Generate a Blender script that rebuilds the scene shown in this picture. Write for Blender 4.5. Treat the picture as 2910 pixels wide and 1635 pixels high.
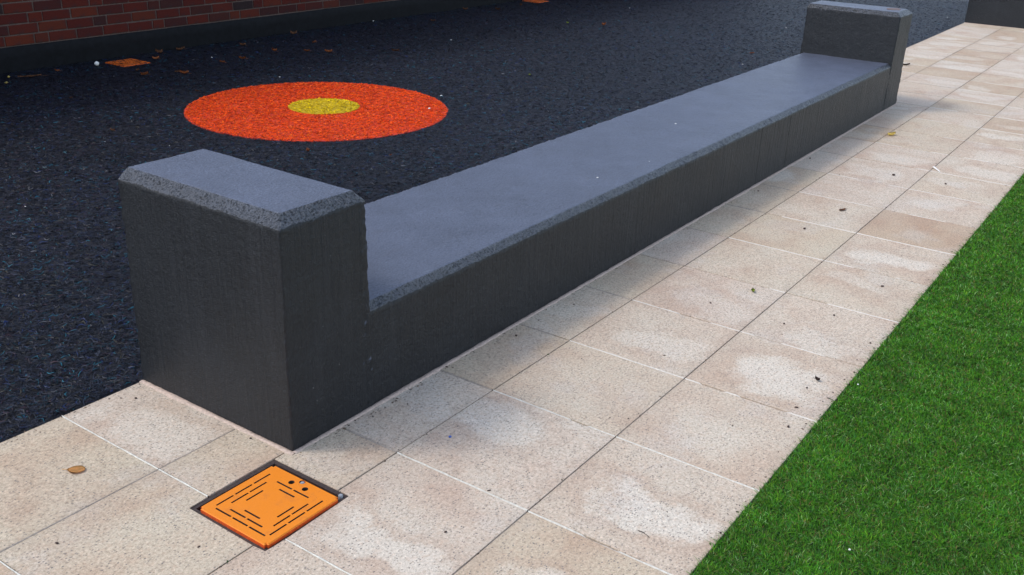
import bpy, bmesh, math, random
import numpy as np
from mathutils import Vector, Matrix, noise
random.seed(7)
rng = np.random.default_rng(11)
scene = bpy.context.scene
for o in list(bpy.data.objects):
    bpy.data.objects.remove(o)
COL = scene.collection

# ------------------------------------------------------------------ camera
CAM = np.array([-1.5868, -1.8001, 1.5134])
YAW, PITCH, ROLL = 0.59844, -0.40315, 0.03717
FPX, PW, PH = 2788.2, 2910.0, 1635.0
fw = np.array([math.cos(PITCH)*math.cos(YAW), math.cos(PITCH)*math.sin(YAW), math.sin(PITCH)])
r0 = np.array([math.sin(YAW), -math.cos(YAW), 0.0])
u0 = np.cross(r0, fw)
rt = math.cos(ROLL)*r0 + math.sin(ROLL)*u0
up = -math.sin(ROLL)*r0 + math.cos(ROLL)*u0
cam_data = bpy.data.cameras.new('camera')
cam_data.sensor_width = 36.0
cam_data.lens = FPX*36.0/PW
cam_data.clip_start = 0.05
cam_data.clip_end = 500
cam = bpy.data.objects.new('camera', cam_data)
COL.objects.link(cam)
M = Matrix.Identity(4)
for i in range(3):
    M[i][0], M[i][1], M[i][2], M[i][3] = rt[i], up[i], -fw[i], CAM[i]
cam.matrix_world = M
scene.camera = cam

def at(px, py, z=0.0):
    """photo pixel -> point on the horizontal plane z"""
    d = fw + rt*(px-PW/2)/FPX - up*(py-PH/2)/FPX
    return CAM + d*((z-CAM[2])/d[2])

def in_view(P, margin=0.08):
    d = P - CAM
    zf = d @ fw
    x = FPX*(d @ rt)/zf/PW
    y = FPX*(d @ up)/zf/PH
    return (zf > 0.1) & (np.abs(x) < 0.5+margin) & (np.abs(y) < 0.5+margin), np.linalg.norm(d, axis=1)

# ------------------------------------------------------------------ world, sun, exposure
SUN_EL, SUN_AZ = math.radians(50.5), math.radians(129)     # azimuth from +x towards +y, where the light comes from
w = bpy.data.worlds.new('World')
scene.world = w
w.use_nodes = True
wn = w.node_tree.nodes
sky = wn.new('ShaderNodeTexSky')
sky.sky_type = 'NISHITA'
sky.sun_disc = False
sky.sun_elevation = SUN_EL
sky.sun_rotation = math.pi/2 - SUN_AZ
sky.air_density = 1.0
sky.dust_density = 1.0
sky.ozone_density = 1.0
hs = wn.new('ShaderNodeHueSaturation')          # thin cloud: a paler sky
hs.inputs['Saturation'].default_value = 0.72
w.node_tree.links.new(sky.outputs[0], hs.inputs['Color'])
w.node_tree.links.new(hs.outputs[0], wn['Background'].inputs[0])
wn['Background'].inputs[1].default_value = 0.15
sl = bpy.data.lights.new('sun', 'SUN')
sl.energy = 0.68
sl.angle = math.radians(12)
sl.color = (1.0, 0.93, 0.83)
sun = bpy.data.objects.new('sun', sl)
COL.objects.link(sun)
sd = Vector((math.cos(SUN_EL)*math.cos(SUN_AZ), math.cos(SUN_EL)*math.sin(SUN_AZ), math.sin(SUN_EL)))
sun.rotation_euler = (-sd).to_track_quat('-Z', 'Y').to_euler()
sun.location = (0, 0, 8)
vs = scene.view_settings
vs.view_transform = 'Standard'
vs.look = 'None'
vs.gamma = 1
vs.use_curve_mapping = False
vs.exposure = 1.25

# ------------------------------------------------------------------ material helpers
class NT:
    def __init__(self, name):
        self.m = bpy.data.materials.new(name)
        self.m.use_nodes = True
        self.t = self.m.node_tree
        self.b = self.t.nodes['Principled BSDF']
    def n(self, kind, **kw):
        nd = self.t.nodes.new('ShaderNode'+kind)
        for k, v in kw.items():
            if hasattr(nd, k) and not k[0].isupper():
                setattr(nd, k, v)
            else:
                nd.inputs[k.replace('_', ' ')].default_value = v
        return nd
    def l(self, a, b):
        self.t.links.new(a, b)
    def math(self, op, a, b=None, c=None):
        nd = self.t.nodes.new('ShaderNodeMath'); nd.operation = op
        for i, v in enumerate((a, b, c)):
            if v is None: continue
            if isinstance(v, (int, float)): nd.inputs[i].default_value = v
            else: self.l(v, nd.inputs[i])
        return nd.outputs[0]
    def coord(self, which='Object', scale=None, offset=None):
        tc = self.t.nodes.new('ShaderNodeTexCoord')
        out = tc.outputs[which]
        if offset is not None:
            v = self.t.nodes.new('ShaderNodeVectorMath'); v.operation = 'ADD'
            self.l(out, v.inputs[0]); self.l(offset, v.inputs[1]); out = v.outputs[0]
        if scale is not None:
            mp = self.t.nodes.new('ShaderNodeMapping'); mp.inputs['Scale'].default_value = scale
            self.l(out, mp.inputs[0]); out = mp.outputs[0]
        return out
    def noise(self, vec, scale, detail=3, rough=0.55):
        nd = self.n('TexNoise', Scale=scale, Detail=detail, Roughness=rough)
        self.l(vec, nd.inputs['Vector'])
        return nd.outputs['Fac']
    def voronoi(self, vec, scale, feature='F1'):
        nd = self.n('TexVoronoi', feature=feature); nd.inputs['Scale'].default_value = scale
        self.l(vec, nd.inputs['Vector'])
        return nd
    def ramp(self, fac, stops, interp='LINEAR'):
        nd = self.t.nodes.new('ShaderNodeValToRGB'); cr = nd.color_ramp; cr.interpolation = interp
        while len(cr.elements) < len(stops): cr.elements.new(0.5)
        for e, (p, c) in zip(cr.elements, stops):
            e.position = p; e.color = (*c, 1) if len(c) == 3 else c
        self.l(fac, nd.inputs[0])
        return nd.outputs[0]
    def smooth(self, v, a, b):
        nd = self.t.nodes.new('ShaderNodeMapRange'); nd.interpolation_type = 'SMOOTHSTEP'
        self.l(v, nd.inputs[0]); nd.inputs[1].default_value = a; nd.inputs[2].default_value = b
        return nd.outputs[0]
    def mix(self, fac, a, b, mode='MIX'):
        nd = self.t.nodes.new('ShaderNodeMix'); nd.data_type = 'RGBA'; nd.blend_type = mode
        for s, v in ((nd.inputs[0], fac), (nd.inputs[6], a), (nd.inputs[7], b)):
            if isinstance(v, (int, float)): s.default_value = v
            elif isinstance(v, tuple): s.default_value = (*v, 1)
            else: self.l(v, s)
        return nd.outputs[2]
    def bump(self, h, strength, dist, prev=None):
        nd = self.t.nodes.new('ShaderNodeBump'); nd.inputs['Strength'].default_value = strength
        nd.inputs['Distance'].default_value = dist
        self.l(h, nd.inputs['Height'])
        if prev is not None: self.l(prev, nd.inputs['Normal'])
        return nd.outputs[0]
    def done(self, color=None, rough=None, spec=None, normal=None):
        for k, v in (('Base Color', color), ('Roughness', rough), ('Specular IOR Level', spec), ('Normal', normal)):
            if v is None: continue
            if isinstance(v, (int, float)): self.b.inputs[k].default_value = v
            elif isinstance(v, tuple): self.b.inputs[k].default_value = (*v, 1)
            else: self.l(v, self.b.inputs[k])
        return self.m

def simple(name, c, rough=0.7, var=0.25, scale=60, spec=0.4):
    t = NT(name)
    f = t.noise(t.coord('Object'), scale, 4)
    lo = tuple(x*(1-var) for x in c); hi = tuple(min(1, x*(1+var)) for x in c)
    return t.done(t.ramp(f, [(0.3, lo), (0.7, hi)]), rough, spec, t.bump(f, 0.2, 0.002))

# ---- paving slab: ground concrete with aggregate flecks and patches of drying / lime bloom
def mat_slab():
    # the object's colour says: red = how much lime bloom, green = tone (0 brown .. 1 pale), blue = its own seed
    t = NT('paving_slab')
    oi = t.n('ObjectInfo')
    sep0 = t.n('SeparateColor'); t.l(oi.outputs['Color'], sep0.inputs[0])
    amount, tone, rnd = sep0.outputs[0], sep0.outputs[1], sep0.outputs[2]
    comb = t.n('CombineXYZ')
    for i, k in enumerate((37.0, 91.0, 13.0)):
        t.l(t.math('MULTIPLY', rnd, k), comb.inputs[i])
    v = t.coord('Object', offset=comb.outputs[0])
    vo = t.coord('Object')
    big = t.noise(v, 4.0, 4)
    med = t.noise(v, 14.0, 4, 0.6)
    fine = t.noise(v, 330.0, 2, 0.6)
    grainy = t.noise(v, 125.0, 4, 0.75)
    base = t.ramp(big, [(0.30, (0.450, 0.350, 0.278)), (0.47, (0.498, 0.422, 0.346)), (0.70, (0.508, 0.453, 0.382))])
    tn = t.ramp(tone, [(0.0, (0.82, 0.71, 0.60)), (0.35, (0.965, 0.93, 0.835)), (0.7, (1.02, 0.99, 0.96)), (1.0, (1.05, 1.06, 1.05))])
    base = t.mix(1.0, base, tn, 'MULTIPLY')
    sep = t.n('SeparateXYZ'); t.l(vo, sep.inputs[0])
    nz = t.n('TexNoise', Scale=4.0, Detail=4.0); t.l(v, nz.inputs['Vector'])
    sepn = t.n('SeparateColor'); t.l(nz.outputs['Color'], sepn.inputs[0])
    r2 = t.math('FRACT', t.math('MULTIPLY', rnd, 17.7)); r3 = t.math('FRACT', t.math('MULTIPLY', rnd, 53.3)); r4 = t.math('FRACT', t.math('MULTIPLY', rnd, 29.9))
    px = t.math('ADD', sep.outputs[0], t.math('ADD', t.math('MULTIPLY_ADD', sepn.outputs[0], 0.36, -0.18), t.math('MULTIPLY_ADD', r2, 0.22, -0.08)))
    py = t.math('ADD', sep.outputs[1], t.math('ADD', t.math('MULTIPLY_ADD', sepn.outputs[1], 0.36, -0.18), t.math('MULTIPLY_ADD', r3, 0.20, -0.10)))
    ax = t.math('DIVIDE', t.math('ABSOLUTE', px), t.math('MULTIPLY_ADD', r4, 0.085, 0.055))
    ay = t.math('DIVIDE', t.math('ABSOLUTE', py), t.math('MULTIPLY_ADD', r3, 0.10, 0.09))
    d = t.math('POWER', t.math('ADD', t.math('POWER', ax, 3.0), t.math('POWER', ay, 3.0)), 1/3.0)
    d = t.math('ADD', d, t.math('ADD', t.math('MULTIPLY_ADD', med, 0.8, -0.4), t.math('MULTIPLY_ADD', t.noise(v, 60.0, 3, 0.7), 0.6, -0.3)))
    inside = t.smooth(d, 1.32, 0.62)
    band = t.math('MULTIPLY', t.smooth(d, 0.85, 1.25), t.smooth(d, 2.0, 1.3))
    base = t.mix(t.math('MULTIPLY', band, t.math('MULTIPLY', amount, 0.38)), base, (0.40, 0.29, 0.215))
    base = t.mix(t.math('MULTIPLY', inside, t.math('MULTIPLY', t.math('POWER', amount, 1.3), 0.75)), base, (0.590, 0.532, 0.450))
    geo = t.n('NewGeometry')                 # spills and foot dirt that run across the joints
    wst = t.smooth(t.noise(geo.outputs['Position'], 1.7, 6, 0.62), 0.50, 0.66)
    base = t.mix(t.math('MULTIPLY', wst, 0.30), base, (0.37, 0.265, 0.20))
    wst2 = t.smooth(t.noise(geo.outputs['Position'], 3.1, 5, 0.6), 0.54, 0.64)
    base = t.mix(t.math('MULTIPLY', wst2, 0.22), base, (0.50, 0.465, 0.43))
    # light and dark sand grains, pinkish stones, black flecks
    g1 = t.ramp(grainy, [(0.27, (0.42, 0.39, 0.36)), (0.42, (0.88, 0.86, 0.83)), (0.56, (1.06, 1.06, 1.05)), (0.72, (1.40, 1.36, 1.30))])
    base = t.mix(1.0, base, g1, 'MULTIPLY')
    g2 = t.ramp(fine, [(0.28, (0.74, 0.72, 0.70)), (0.5, (1, 1, 1)), (0.72, (1.16, 1.15, 1.13))])
    base = t.mix(0.8, base, g2, 'MULTIPLY')
    pinkn = t.smooth(t.noise(v, 75.0, 2), 0.50, 0.70)
    base = t.mix(t.math('MULTIPLY', pinkn, 0.28), base, (0.52, 0.36, 0.25))
    vor = t.voronoi(t.coord('Object', scale=(1, 1.5, 1), offset=comb.outputs[0]), 130.0)
    sc = t.n('SeparateColor'); t.l(vor.outputs['Color'], sc.inputs[0])
    pick = t.math('GREATER_THAN', sc.outputs[0], 0.62)
    fleck = t.math('MULTIPLY', t.math('MULTIPLY', pick, t.smooth(vor.outputs['Distance'], 0.48, 0.24)), t.math('MULTIPLY_ADD', sc.outputs[1], 0.62, 0.12))
    base = t.mix(t.math('MINIMUM', t.math('MULTIPLY', fleck, 1.25), 1.0), base, (0.12, 0.11, 0.105))
    vor2 = t.voronoi(v, 45.0)
    sc2 = t.n('SeparateColor'); t.l(vor2.outputs['Color'], sc2.inputs[0])
    pick2 = t.math('MULTIPLY', t.math('GREATER_THAN', sc2.outputs[0], 0.88), t.smooth(vor2.outputs['Distance'], 0.20, 0.11))
    base = t.mix(t.math('MULTIPLY', pick2, t.math('MULTIPLY_ADD', sc2.outputs[1], 0.45, 0.1)), base, (0.08, 0.07, 0.07))
    edge = t.smooth(t.math('ADD', t.math('ABSOLUTE', sep.outputs[1]), t.math('MULTIPLY_ADD', med, 0.10, -0.05)), 0.17, 0.235)
    base = t.mix(t.math('MULTIPLY', edge, 0.20), base, (0.30, 0.235, 0.175))
    return t.done(base, 0.85, 0.25, t.bump(t.math('ADD', grainy, t.math('MULTIPLY', fleck, -0.4)), 0.4, 0.003))

# ---- painted concrete of the benches
def mat_paint(name, coarse):
    t = NT(name)
    v = t.coord('Object')
    vert = t.coord('Object', scale=(1, 1, 0.03))
    streak = t.noise(vert, 55.0, 4, 0.6)
    blot = t.noise(v, 4.0, 4)
    fine = t.noise(v, 260.0, 3, 0.65)
    mid = t.noise(v, 70.0, 4, 0.6)
    vor = t.voronoi(v, 38.0)
    sc = t.n('SeparateColor'); t.l(vor.outputs['Color'], sc.inputs[0])
    pit = t.math('MULTIPLY', t.math('GREATER_THAN', sc.outputs[0], 0.72), t.math('LESS_THAN', vor.outputs['Distance'], t.math('MULTIPLY', t.math('POWER', sc.outputs[1], 1.5), 0.30)))
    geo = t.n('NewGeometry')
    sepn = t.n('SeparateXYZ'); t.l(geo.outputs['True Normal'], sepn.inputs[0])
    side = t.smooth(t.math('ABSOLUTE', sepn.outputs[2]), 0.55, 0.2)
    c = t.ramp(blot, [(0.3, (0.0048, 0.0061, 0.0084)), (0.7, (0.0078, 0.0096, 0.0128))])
    # worn, dusty top, with bluish sky light painted into its colour
    dust_sky = t.math('MULTIPLY', t.math('SUBTRACT', 1.0, side), t.math('MULTIPLY_ADD', t.noise(v, 7.0, 5), 0.5, 0.55))
    c = t.mix(t.math('MULTIPLY', dust_sky, 0.85), c, (0.042, 0.050, 0.068) if coarse else (0.112, 0.130, 0.182))
    c = t.mix(t.math('MULTIPLY', t.smooth(fine, 0.54, 0.72), 0.22), c, (0.11, 0.12, 0.14))
    runs = t.noise(t.coord('Object', scale=(1, 1, 0.10)), 14.0, 5, 0.65)
    c = t.mix(t.math('MULTIPLY', t.math('MULTIPLY', t.smooth(runs, 0.50, 0.72), side), 0.28), c, (0.024, 0.026, 0.031))
    stip = t.noise(v, 190.0, 2, 0.6)
    patchy = t.smooth(t.noise(v, 3.2, 4), 0.35, 0.68)
    c = t.mix(t.math('MULTIPLY', t.smooth(stip, 0.47, 0.36), t.math('MULTIPLY_ADD', patchy, 0.6, 0.25)), c, (0.016, 0.018, 0.022))
    gr1 = t.ramp(t.noise(v, 165.0, 3, 0.75), [(0.28, (0.38, 0.38, 0.40)), (0.45, (0.86, 0.86, 0.87)), (0.58, (1.08, 1.08, 1.08)), (0.72, (1.75, 1.72, 1.68))])
    c = t.mix(1.0, c, gr1, 'MULTIPLY')
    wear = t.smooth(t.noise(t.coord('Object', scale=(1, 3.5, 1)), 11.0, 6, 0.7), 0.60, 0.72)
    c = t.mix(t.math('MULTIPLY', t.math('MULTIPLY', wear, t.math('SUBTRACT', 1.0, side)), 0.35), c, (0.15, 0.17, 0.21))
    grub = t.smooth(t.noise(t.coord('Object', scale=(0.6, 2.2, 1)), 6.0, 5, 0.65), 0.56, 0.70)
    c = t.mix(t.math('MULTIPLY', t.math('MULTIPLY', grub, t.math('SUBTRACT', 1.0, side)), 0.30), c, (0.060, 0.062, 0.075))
    # chipped specks
    vor3 = t.voronoi(v, 24.0)
    sc3 = t.n('SeparateColor'); t.l(vor3.outputs['Color'], sc3.inputs[0])
    chip = t.math('MULTIPLY', t.math('GREATER_THAN', sc3.outputs[1], 0.93), t.smooth(vor3.outputs['Distance'], 0.075, 0.03))
    c = t.mix(t.math('MULTIPLY', chip, t.math('MULTIPLY', t.smooth(t.noise(v, 5.0, 2), 0.42, 0.58), 0.7)), c, (0.30, 0.30, 0.29))
    c = t.mix(t.math('MULTIPLY', pit, t.math('MULTIPLY', side, 0.7)), c, (0.012, 0.012, 0.013))
    h = t.math('ADD', t.math('MULTIPLY', fine, 0.35), t.math('MULTIPLY', streak, t.math('MULTIPLY', side, 1.0)))
    h = t.math('SUBTRACT', h, t.math('MULTIPLY', pit, t.math('MULTIPLY', side, 1.2)))
    lump = t.noise(v, 26.0, 3, 0.6)
    h = t.math('ADD', h, t.math('ADD', t.math('MULTIPLY', mid, 0.5), t.math('MULTIPLY', lump, 0.55)))
    nrm = t.bump(h, 0.8, 0.007)
    if coarse:
        cv = t.noise(v, 165.0, 4, 0.7)
        nrm = t.bump(cv, 0.7, 0.010, nrm)
        crev = t.smooth(cv, 0.53, 0.38)
        c = t.mix(t.math('MULTIPLY', crev, 0.75), c, (0.008, 0.009, 0.011))
    rough = t.math('MULTIPLY_ADD', blot, 0.12, 0.44)
    spec = t.math('MULTIPLY_ADD', crev, -0.7, 0.9) if coarse else 0.42
    return t.done(c, 0.36 if coarse else rough, spec, nrm)

def mat_vcol(name, rough, spec, trans=0.0, sheen=0.0):
    t = NT(name)
    a = t.n('Attribute'); a.attribute_name = 'tint'
    if trans:
        t.b.inputs['Subsurface Weight'].default_value = 0.0
    return t.done(a.outputs['Color'], rough, spec)

def mat_brick():
    t = NT('brick')
    oi = t.n('ObjectInfo'); g = t.n('NewGeometry')
    r = t.math('FRACT', t.math('ADD', oi.outputs['Random'], t.math('MULTIPLY', g.outputs['Random Per Island'], 3.7)))
    c = t.ramp(r, [(0.0, (0.026, 0.016, 0.016)), (0.22, (0.070, 0.013, 0.010)), (0.45, (0.088, 0.016, 0.010)), (0.62, (0.040, 0.015, 0.014)), (0.80, (0.105, 0.022, 0.011)), (1.0, (0.072, 0.014, 0.011))])
    v = t.coord('Object')
    n1 = t.noise(v, 14.0, 4); n2 = t.noise(v, 130.0, 3)
    c = t.mix(t.math('MULTIPLY', t.smooth(n1, 0.5, 0.75), 0.7), c, (0.030, 0.021, 0.022))
    c = t.mix(t.math('MULTIPLY', t.smooth(n2, 0.58, 0.75), 0.25), c, (0.16, 0.08, 0.06))
    return t.done(c, 0.9, 0.12, t.bump(t.math('ADD', n1, n2), 0.4, 0.004))

def mat_rubber_base():
    t = NT('black_rubber_base')
    v = t.coord('Object')
    a = t.noise(t.coord('Object', scale=(1, 1, 1)), 230.0, 3, 0.7)
    b = t.noise(v, 2.0, 3)
    c = t.ramp(a, [(0.3, (0.002, 0.0025, 0.004)), (0.5, (0.006, 0.007, 0.012)), (0.75, (0.018, 0.021, 0.032))])
    c = t.mix(t.math('MULTIPLY', b, 0.3), c, (0.014, 0.018, 0.03))
    return t.done(c, 0.6, 0.3, t.bump(a, 0.5, 0.006))

def mat_colour_rubber(name, lo, mid, hi):
    t = NT(name)
    v = t.coord('Object')
    a = t.noise(v, 150.0, 4, 0.7); b = t.noise(v, 3.0, 3)
    c = t.ramp(a, [(0.28, lo), (0.5, mid), (0.75, hi)])
    c = t.mix(t.math('MULTIPLY', t.smooth(b, 0.45, 0.7), 0.25), c, lo)
    return t.done(c, 0.65, 0.35, t.bump(a, 0.8, 0.008))

def mat_orange():
    t = NT('orange_powder_coat')
    v = t.coord('Object')
    a = t.noise(v, 900.0, 2); b = t.noise(v, 30.0, 4)
    geo = t.n('NewGeometry')
    c = t.ramp(a, [(0.3, (0.66, 0.180, 0.008)), (0.7, (0.76, 0.230, 0.014))])
    c = t.mix(t.math('MULTIPLY', t.smooth(b, 0.55, 0.72), 0.45), c, (0.52, 0.15, 0.02))
    spk = t.voronoi(v, 160.0)
    sc = t.n('SeparateColor'); t.l(spk.outputs['Color'], sc.inputs[0])
    s = t.math('MULTIPLY', t.math('GREATER_THAN', sc.outputs[0], 0.93), t.smooth(spk.outputs['Distance'], 0.22, 0.1))
    c = t.mix(t.math('MULTIPLY', s, 0.6), c, (0.20, 0.07, 0.02))
    grit = t.smooth(t.noise(v, 240.0, 3, 0.7), 0.62, 0.70)
    c = t.mix(t.math('MULTIPLY', grit, t.math('MULTIPLY', t.smooth(b, 0.45, 0.65), 0.5)), c, (0.34, 0.22, 0.12))
    return t.done(c, t.math('MULTIPLY_ADD', b, 0.35, 0.35), 0.35, t.bump(a, 0.15, 0.001))

MAT = {
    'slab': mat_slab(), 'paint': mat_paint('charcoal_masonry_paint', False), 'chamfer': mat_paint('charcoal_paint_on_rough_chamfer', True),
    'brick': mat_brick(), 'rubber': mat_rubber_base(),
    'shred': mat_vcol('rubber_shred', 0.5, 0.20), 'shred_bright': mat_vcol('coloured_rubber_shred', 0.8, 0.08), 'blade': mat_vcol('artificial_grass', 0.6, 0.16), 'crumb': mat_vcol('crumb', 0.8, 0.2),
    'orange_rubber': mat_colour_rubber('orange_rubber', (0.22, 0.016, 0.005), (0.62, 0.040, 0.009), (0.78, 0.07, 0.015)),
    'yellow_rubber': mat_colour_rubber('yellow_rubber', (0.20, 0.13, 0.003), (0.56, 0.38, 0.005), (0.72, 0.50, 0.01)),
    'orange': mat_orange(),
    'orange_red': simple('orange_red_coat', (0.62, 0.115, 0.012), 0.55, 0.15, 60, 0.25),
    'orange_edge': simple('orange_red_cover_edge', (0.52, 0.066, 0.008), 0.5, 0.3, 120),
    'mortar_white': simple('white_pointing_mortar', (0.56, 0.53, 0.46), 0.85, 0.2, 90),
    'mortar_cream': simple('cream_pointing_mortar', (0.60, 0.56, 0.49), 0.85, 0.15, 90),
    'mortar_sand': simple('sandy_pointing', (0.33, 0.28, 0.23), 0.9, 0.25, 120),
    'mortar_pink': simple('pink_bedding_mortar', (0.47, 0.36, 0.29), 0.9, 0.25, 120),
    'mortar_wall': simple('wall_mortar', (0.105, 0.074, 0.062), 0.95, 0.25, 90, 0.1),
    'bed': simple('dark_sand_bed', (0.045, 0.038, 0.032), 0.95, 0.3, 150),
    'plinth': simple('black_bitumen_paint', (0.0055, 0.0058, 0.007), 0.75, 0.35, 25, 0.15),
    'frame': simple('dark_brown_frame', (0.046, 0.032, 0.028), 0.6, 0.35, 140),
    'steel': simple('dull_steel', (0.28, 0.30, 0.32), 0.45, 0.2, 200),
    'soil': simple('turf_backing', (0.012, 0.026, 0.008), 0.95, 0.4, 200),
    'ground': simple('asphalt', (0.05, 0.05, 0.052), 0.9, 0.25, 120),
    'coping': simple('concrete_coping', (0.25, 0.24, 0.22), 0.9, 0.2, 40),
    'leaf_tan': simple('tan_leaf', (0.62, 0.33, 0.115), 0.75, 0.2, 90, 0.2),
    'leaf_brown': simple('brown_leaf', (0.16, 0.065, 0.028), 0.75, 0.40, 120),
    'leaf_orange': simple('rust_leaf', (0.34, 0.105, 0.030), 0.7, 0.35, 120),
    'leaf_yellow': simple('yellow_leaf', (0.78, 0.62, 0.19), 0.65, 0.2, 90),
    'leaf_green': simple('green_leaf', (0.24, 0.30, 0.035), 0.65, 0.3, 90),
    'leaf_dark': simple('dark_leaf', (0.055, 0.032, 0.025), 0.8, 0.4, 120),
    'pale': simple('pale_chip', (0.72, 0.69, 0.64), 0.7, 0.15, 150),
    'blue': simple('blue_chip', (0.05, 0.10, 0.32), 0.6, 0.2, 150),
    'twig': simple('twig_bark', (0.06, 0.045, 0.035), 0.85, 0.3, 200),
    'rust': simple('rust_stain', (0.11, 0.055, 0.040), 0.6, 0.3, 60),
    'scuff': simple('scuffed_dark_paint', (0.022, 0.023, 0.026), 0.5, 0.3, 60),
}

# ------------------------------------------------------------------ object helpers
def link(name, me, mat=None, parent=None, loc=(0, 0, 0), rot=(0, 0, 0)):
    o = bpy.data.objects.new(name, me)
    COL.objects.link(o)
    if mat is not None and me is not None and not me.materials:
        me.materials.append(MAT[mat])
    o.location = loc; o.rotation_euler = rot
    if parent is not None: o.parent = parent
    return o

def tag(o, label, cat, group=None):
    o['label'] = label; o['category'] = cat
    if group: o['group'] = group
    return o

def thing(name, label, cat, loc=(0, 0, 0), rotz=0.0, group=None):
    o = bpy.data.objects.new(name, None)
    o.empty_display_size = 0.1
    COL.objects.link(o); o.location = loc; o.rotation_euler = (0, 0, rotz)
    return tag(o, label, cat, group)

def struct(o):
    o['kind'] = 'structure'; return o

def stuff(o):
    o['kind'] = 'stuff'; return o

def bm_mesh(bm, name, smooth=False):
    bmesh.ops.recalc_face_normals(bm, faces=bm.faces)
    me = bpy.data.meshes.new(name); bm.to_mesh(me); bm.free()
    if smooth:
        me.polygons.foreach_set('use_smooth', [True]*len(me.polygons))
    return me

def prism(name, poly, z0, z1, bevel=0.0):
    """polygon (ccw list of xy) extruded from z0 to z1, top edge bevelled"""
    bm = bmesh.new()
    b = [bm.verts.new((x, y, z0)) for x, y in poly]; t = [bm.verts.new((x, y, z1)) for x, y in poly]
    n = len(poly)
    top = bm.faces.new(t); bm.faces.new(list(reversed(b)))
    for i in range(n): bm.faces.new((b[i], b[(i+1) % n], t[(i+1) % n], t[i]))
    if bevel:
        bmesh.ops.bevel(bm, geom=list(top.edges), offset=bevel, segments=2, affect='EDGES', profile=0.5)
    return bm_mesh(bm, name)

def rect(x0, x1, y0, y1): return [(x0, y0), (x1, y0), (x1, y1), (x0, y1)]

def quads_mesh(name, V, nper, quads, tint=None, smooth=False):
    """V (N, nper, 3) vertices of N like pieces; quads: index quads inside one piece; tint (N,3)"""
    N = V.shape[0]
    F = (np.asarray(quads)[None, :, :] + (np.arange(N)*nper)[:, None, None]).reshape(-1, 4).astype(np.int32)
    me = bpy.data.meshes.new(name)
    me.vertices.add(N*nper); me.vertices.foreach_set('co', V.reshape(-1).astype(np.float32))
    me.loops.add(F.size); me.loops.foreach_set('vertex_index', F.reshape(-1))
    me.polygons.add(len(F)); me.polygons.foreach_set('loop_start', np.arange(0, F.size, 4, dtype=np.int32))
    if smooth: me.polygons.foreach_set('use_smooth', np.ones(len(F), bool))
    me.update(calc_edges=True)
    if tint is not None:
        a = me.attributes.new('tint', 'FLOAT_COLOR', 'POINT')
        c = np.ones((N, nper, 4), np.float32); c[:, :, :3] = tint[:, None, :] if tint.ndim == 2 else tint
        a.data.foreach_set('color', c.reshape(-1))
    return me

# ------------------------------------------------------------------ ground
struct(link('ground', prism('ground', rect(-60, 80, -60, 70), -0.5, -0.12), 'ground'))

# layout of the paving (metres): rows between these longitudinal joints, cross joints every DX
BW, BL = 0.667, 6.045            # bench width and length
YS = [0.667, 0.2175, -0.2279, -0.6723, -1.117]
DX, X0 = 0.4558, 0.1784
B2X = 11.47                      # start of the second bench
HOLE = (-0.3420, -0.0537, -0.2695, 0.0140)
J = 0.0018                       # half a joint

paving = bpy.data.objects.new('paving', None)
bm = bmesh.new()
def bedq(x0, x1, y0, y1):
    bm.faces.new([bm.verts.new((x, y, -0.014)) for x, y in rect(x0, x1, y0, y1)])
XA, XB = X0-6*DX, X0+38*DX
hx0, hx1, hy0, hy1 = HOLE
bedq(XA, hx0, YS[4]+.006, YS[0]-.004); bedq(hx1, XB, YS[4]+.006, YS[0]-.004)
bedq(hx0, hx1, YS[4]+.006, hy0); bedq(hx0, hx1, hy1, YS[0]-.004)
paving = struct(link('paving', bm_mesh(bm, 'paving_bed'), 'bed'))

slab_cache = {}
# (column, row): lime bloom, tone - read from the photograph
BLOOM = {(0, 3): (1.0, .6), (1, 3): (.35, .55), (2, 3): (1.0, .55), (3, 3): (.6, .6), (4, 3): (.55, .5), (5, 3): (.95, .55), (6, 3): (.05, .05), (7, 3): (.6, .6), (8, 3): (.5, .5),
         (-1, 2): (.9, .75), (0, 2): (.75, .8), (1, 2): (.2, .5), (2, 2): (.6, .6), (3, 2): (.7, .7), (4, 2): (.25, .5), (5, 2): (.2, .35), (6, 2): (.3, .55), (-2, 2): (.0, .6), (-3, 2): (0, .5),
         (-1, 0): (.75, .75), (-1, 1): (.05, .45), (-2, 0): (.0, .35), (-2, 1): (.0, .40), (-3, 0): (0, .3), (-3, 1): (0, .3),
         (0, 1): (.75, .75), (1, 1): (.1, .35), (2, 1): (.35, .5), (3, 1): (.0, .35), (4, 1): (.5, .7), (5, 1): (.1, .4)}
def slab(poly, cx, cy):
    key = tuple((round(x-cx, 4), round(y-cy, 4)) for x, y in poly)
    if key not in slab_cache:
        slab_cache[key] = prism('slab', list(key), -0.035, 0.0, 0.0018)
    tilt = (random.uniform(-.0016, .0016), random.uniform(-.0016, .0016), 0)
    o = link('paving_slab', slab_cache[key], 'slab', paving, (cx, cy, random.uniform(-.0008, .0006)), tilt)
    k = (int(round((cx-X0)/DX-.5)), min(range(4), key=lambda r: abs(cy-(YS[r]+YS[r+1])/2)))
    am, tn = BLOOM.get(k, (random.choice([0.1, .35, .55, .7, .85]), random.choice([.15, .3, .45, .6, .7, .85])))
    o.color = (am, tn, random.random(), 1)
    return o

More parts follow.
